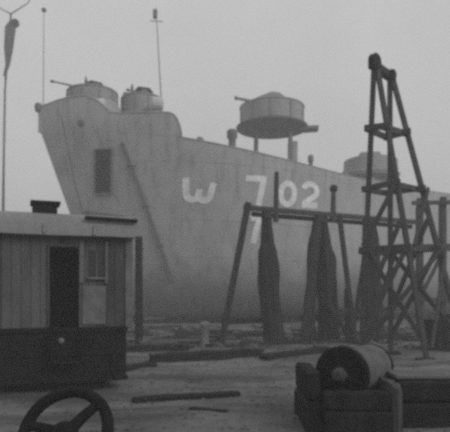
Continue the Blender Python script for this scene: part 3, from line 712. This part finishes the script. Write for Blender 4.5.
# pale bollard
Yb = EYE * F / (347 - HY); p = gp(205, Yb)
m = MB(); m.lathe(p + Vector((0, 0, -.05)), [(.15, 0), (.15, .1), (.11, .16), (.105, .55), (.15, .64), (.16, .7), (.12, .77), (0, .79)], 20)
tag(m.build('bollard', 'pale', smooth=True), 'squat pale bollard standing on the yard near the raking leg', 'bollard')
# dented drum and a stump at the right
Yd = 15.2; p = gp(431, Yd)
root = thing('steel_drum', p, 'dark rusty steel drum standing on the yard behind the tower legs', 'drum')
m = MB(); m.lathe(p + Vector((0, 0, -.03)), [(0, 0), (.27, 0), (.28, .03), (.27, .06), (.27, .27), (.285, .29), (.27, .31), (.27, .56), (.285, .58), (.27, .6), (.27, .84), (.28, .87), (.25, .87), (.24, .84), (0, .84)], 24); m.rough(.012, 4); m.build('shell', 'iron', root, smooth=True)
m = MB(); m.lathe(p + Vector((.1, -.1, .81)), [(.03, 0), (.03, .03), (0, .03)], 10); m.build('bung', 'iron', root, smooth=True)
p = gp(447, 14.6); m = MB(); pile(m, p, 1.0, .13); m.rough(.02, 2); tag(m.build('mooring_post', 'wood_dark', smooth=True), 'short thick black mooring post beyond the baulk stack', 'post')
# coil of rope by the piles
p = gp(250, 16.0); root = thing('rope_coil', p, 'flat coil of tarred rope dropped near the raking leg', 'rope')
for i, (r, z) in enumerate(((.33, .02), (.27, .03), (.30, .075), (.24, .085), (.27, .13))):
    m = MB(); m.torus(p + Vector((random.uniform(-.02, .02), random.uniform(-.02, .02), z)), r, .032, (0, 0, 1), 28, 7); m.build('rope_turn', 'rope', root, smooth=True)

# rubble and chips: nobody could count them
rub = MB(); ico = [(0, 0, 1), (.9, 0, .3), (.28, .86, .3), (-.73, .53, .3), (-.73, -.53, .3), (.28, -.86, .3), (.73, .53, -.4), (-.28, .86, -.4), (-.9, 0, -.4), (-.28, -.86, -.4), (.73, -.53, -.4)]
icf = [(0, 1, 2), (0, 2, 3), (0, 3, 4), (0, 4, 5), (0, 5, 1), (1, 6, 2), (2, 7, 3), (3, 8, 4), (4, 9, 5), (5, 10, 1), (6, 7, 2), (7, 8, 3), (8, 9, 4), (9, 10, 5), (10, 6, 1)]
for i in range(5200):
    near = random.random()
    if near < .3:
        x_, y_, s_ = random.uniform(-7, 9), random.uniform(15, 26.5), random.choice((.02, .03, .04, .06, .09, .16))
        if noise.noise((x_ * .5, y_ * .5, 2)) < -.05: continue
    else: x_, y_, s_ = random.uniform(-4, 5), random.uniform(4, 16), random.choice((.008, .012, .016, .022, .03))
    c_ = Vector((x_, y_, gz(x_, y_) + s_ * .15)); q = [random.uniform(.6, 1.3) for _ in range(3)]; a = random.uniform(0, 6.28)
    vs_ = []
    for v in ico:
        j = random.uniform(.75, 1.2); X, Y, Z = v[0] * q[0] * j, v[1] * q[1] * j, v[2] * q[2] * j * .65
        vs_.append(c_ + Vector((X * math.cos(a) - Y * math.sin(a), X * math.sin(a) + Y * math.cos(a), Z)) * s_)
    rub.add(vs_, icf)
o = rub.build('rubble', 'stone'); o['kind'] = 'stuff'; o['label'] = 'loose rubble and chips strewn over the yard'; o['category'] = 'rubble'

# splinters, lath ends and cut scraps under the staging: one litter
lit = MB()
for i in range(900):
    x_, y_ = random.uniform(-6, 9.5), random.triangular(14.5, 26.3, 21)
    if noise.noise((x_ * .6, y_ * .6, 7)) < -.12: continue
    a = random.gauss(.1, .7); L_ = random.choice((.15, .3, .5, .9, 1.5)); w_ = random.uniform(.04, .13)
    p = Vector((x_, y_, gz(x_, y_) + w_ * .3)); d = Vector((math.cos(a), math.sin(a), random.uniform(-.04, .12))) * L_ / 2
    lit.beam(p - d, p + d, w_, w_ * random.uniform(.5, 1.1), .008)
lit.rough(.015, 2); o = lit.build('wood_litter', 'wood'); o['kind'] = 'stuff'; o['label'] = 'dark wood scraps littering the yard near the hull'; o['category'] = 'wood scraps'

# ---------------------------------------------------------------- haze added to fade the contrast
hz = MB(); hz.add([(x, y, z) for x in (-950, 950) for y in (-950, 950) for z in (-1.2, 28.0)], [(0, 1, 3, 2), (4, 6, 7, 5), (0, 4, 5, 1), (2, 3, 7, 6), (0, 2, 6, 4), (1, 5, 7, 3)])
hm = bpy.data.materials.new('contrast_haze'); hm.use_nodes = True; t = hm.node_tree; t.nodes.clear()
ou = t.nodes.new('ShaderNodeOutputMaterial'); pv = t.nodes.new('ShaderNodeVolumePrincipled')
pv.inputs['Color'].default_value = (.9, .9, .9, 1); pv.inputs['Density'].default_value = 0.0078
t.links.new(pv.outputs[0], ou.inputs['Volume'])
o = hz.build('haze', hm); o['kind'] = 'stuff'; o['label'] = 'pale haze added over the whole yard to fade contrast'; o['category'] = 'haze'
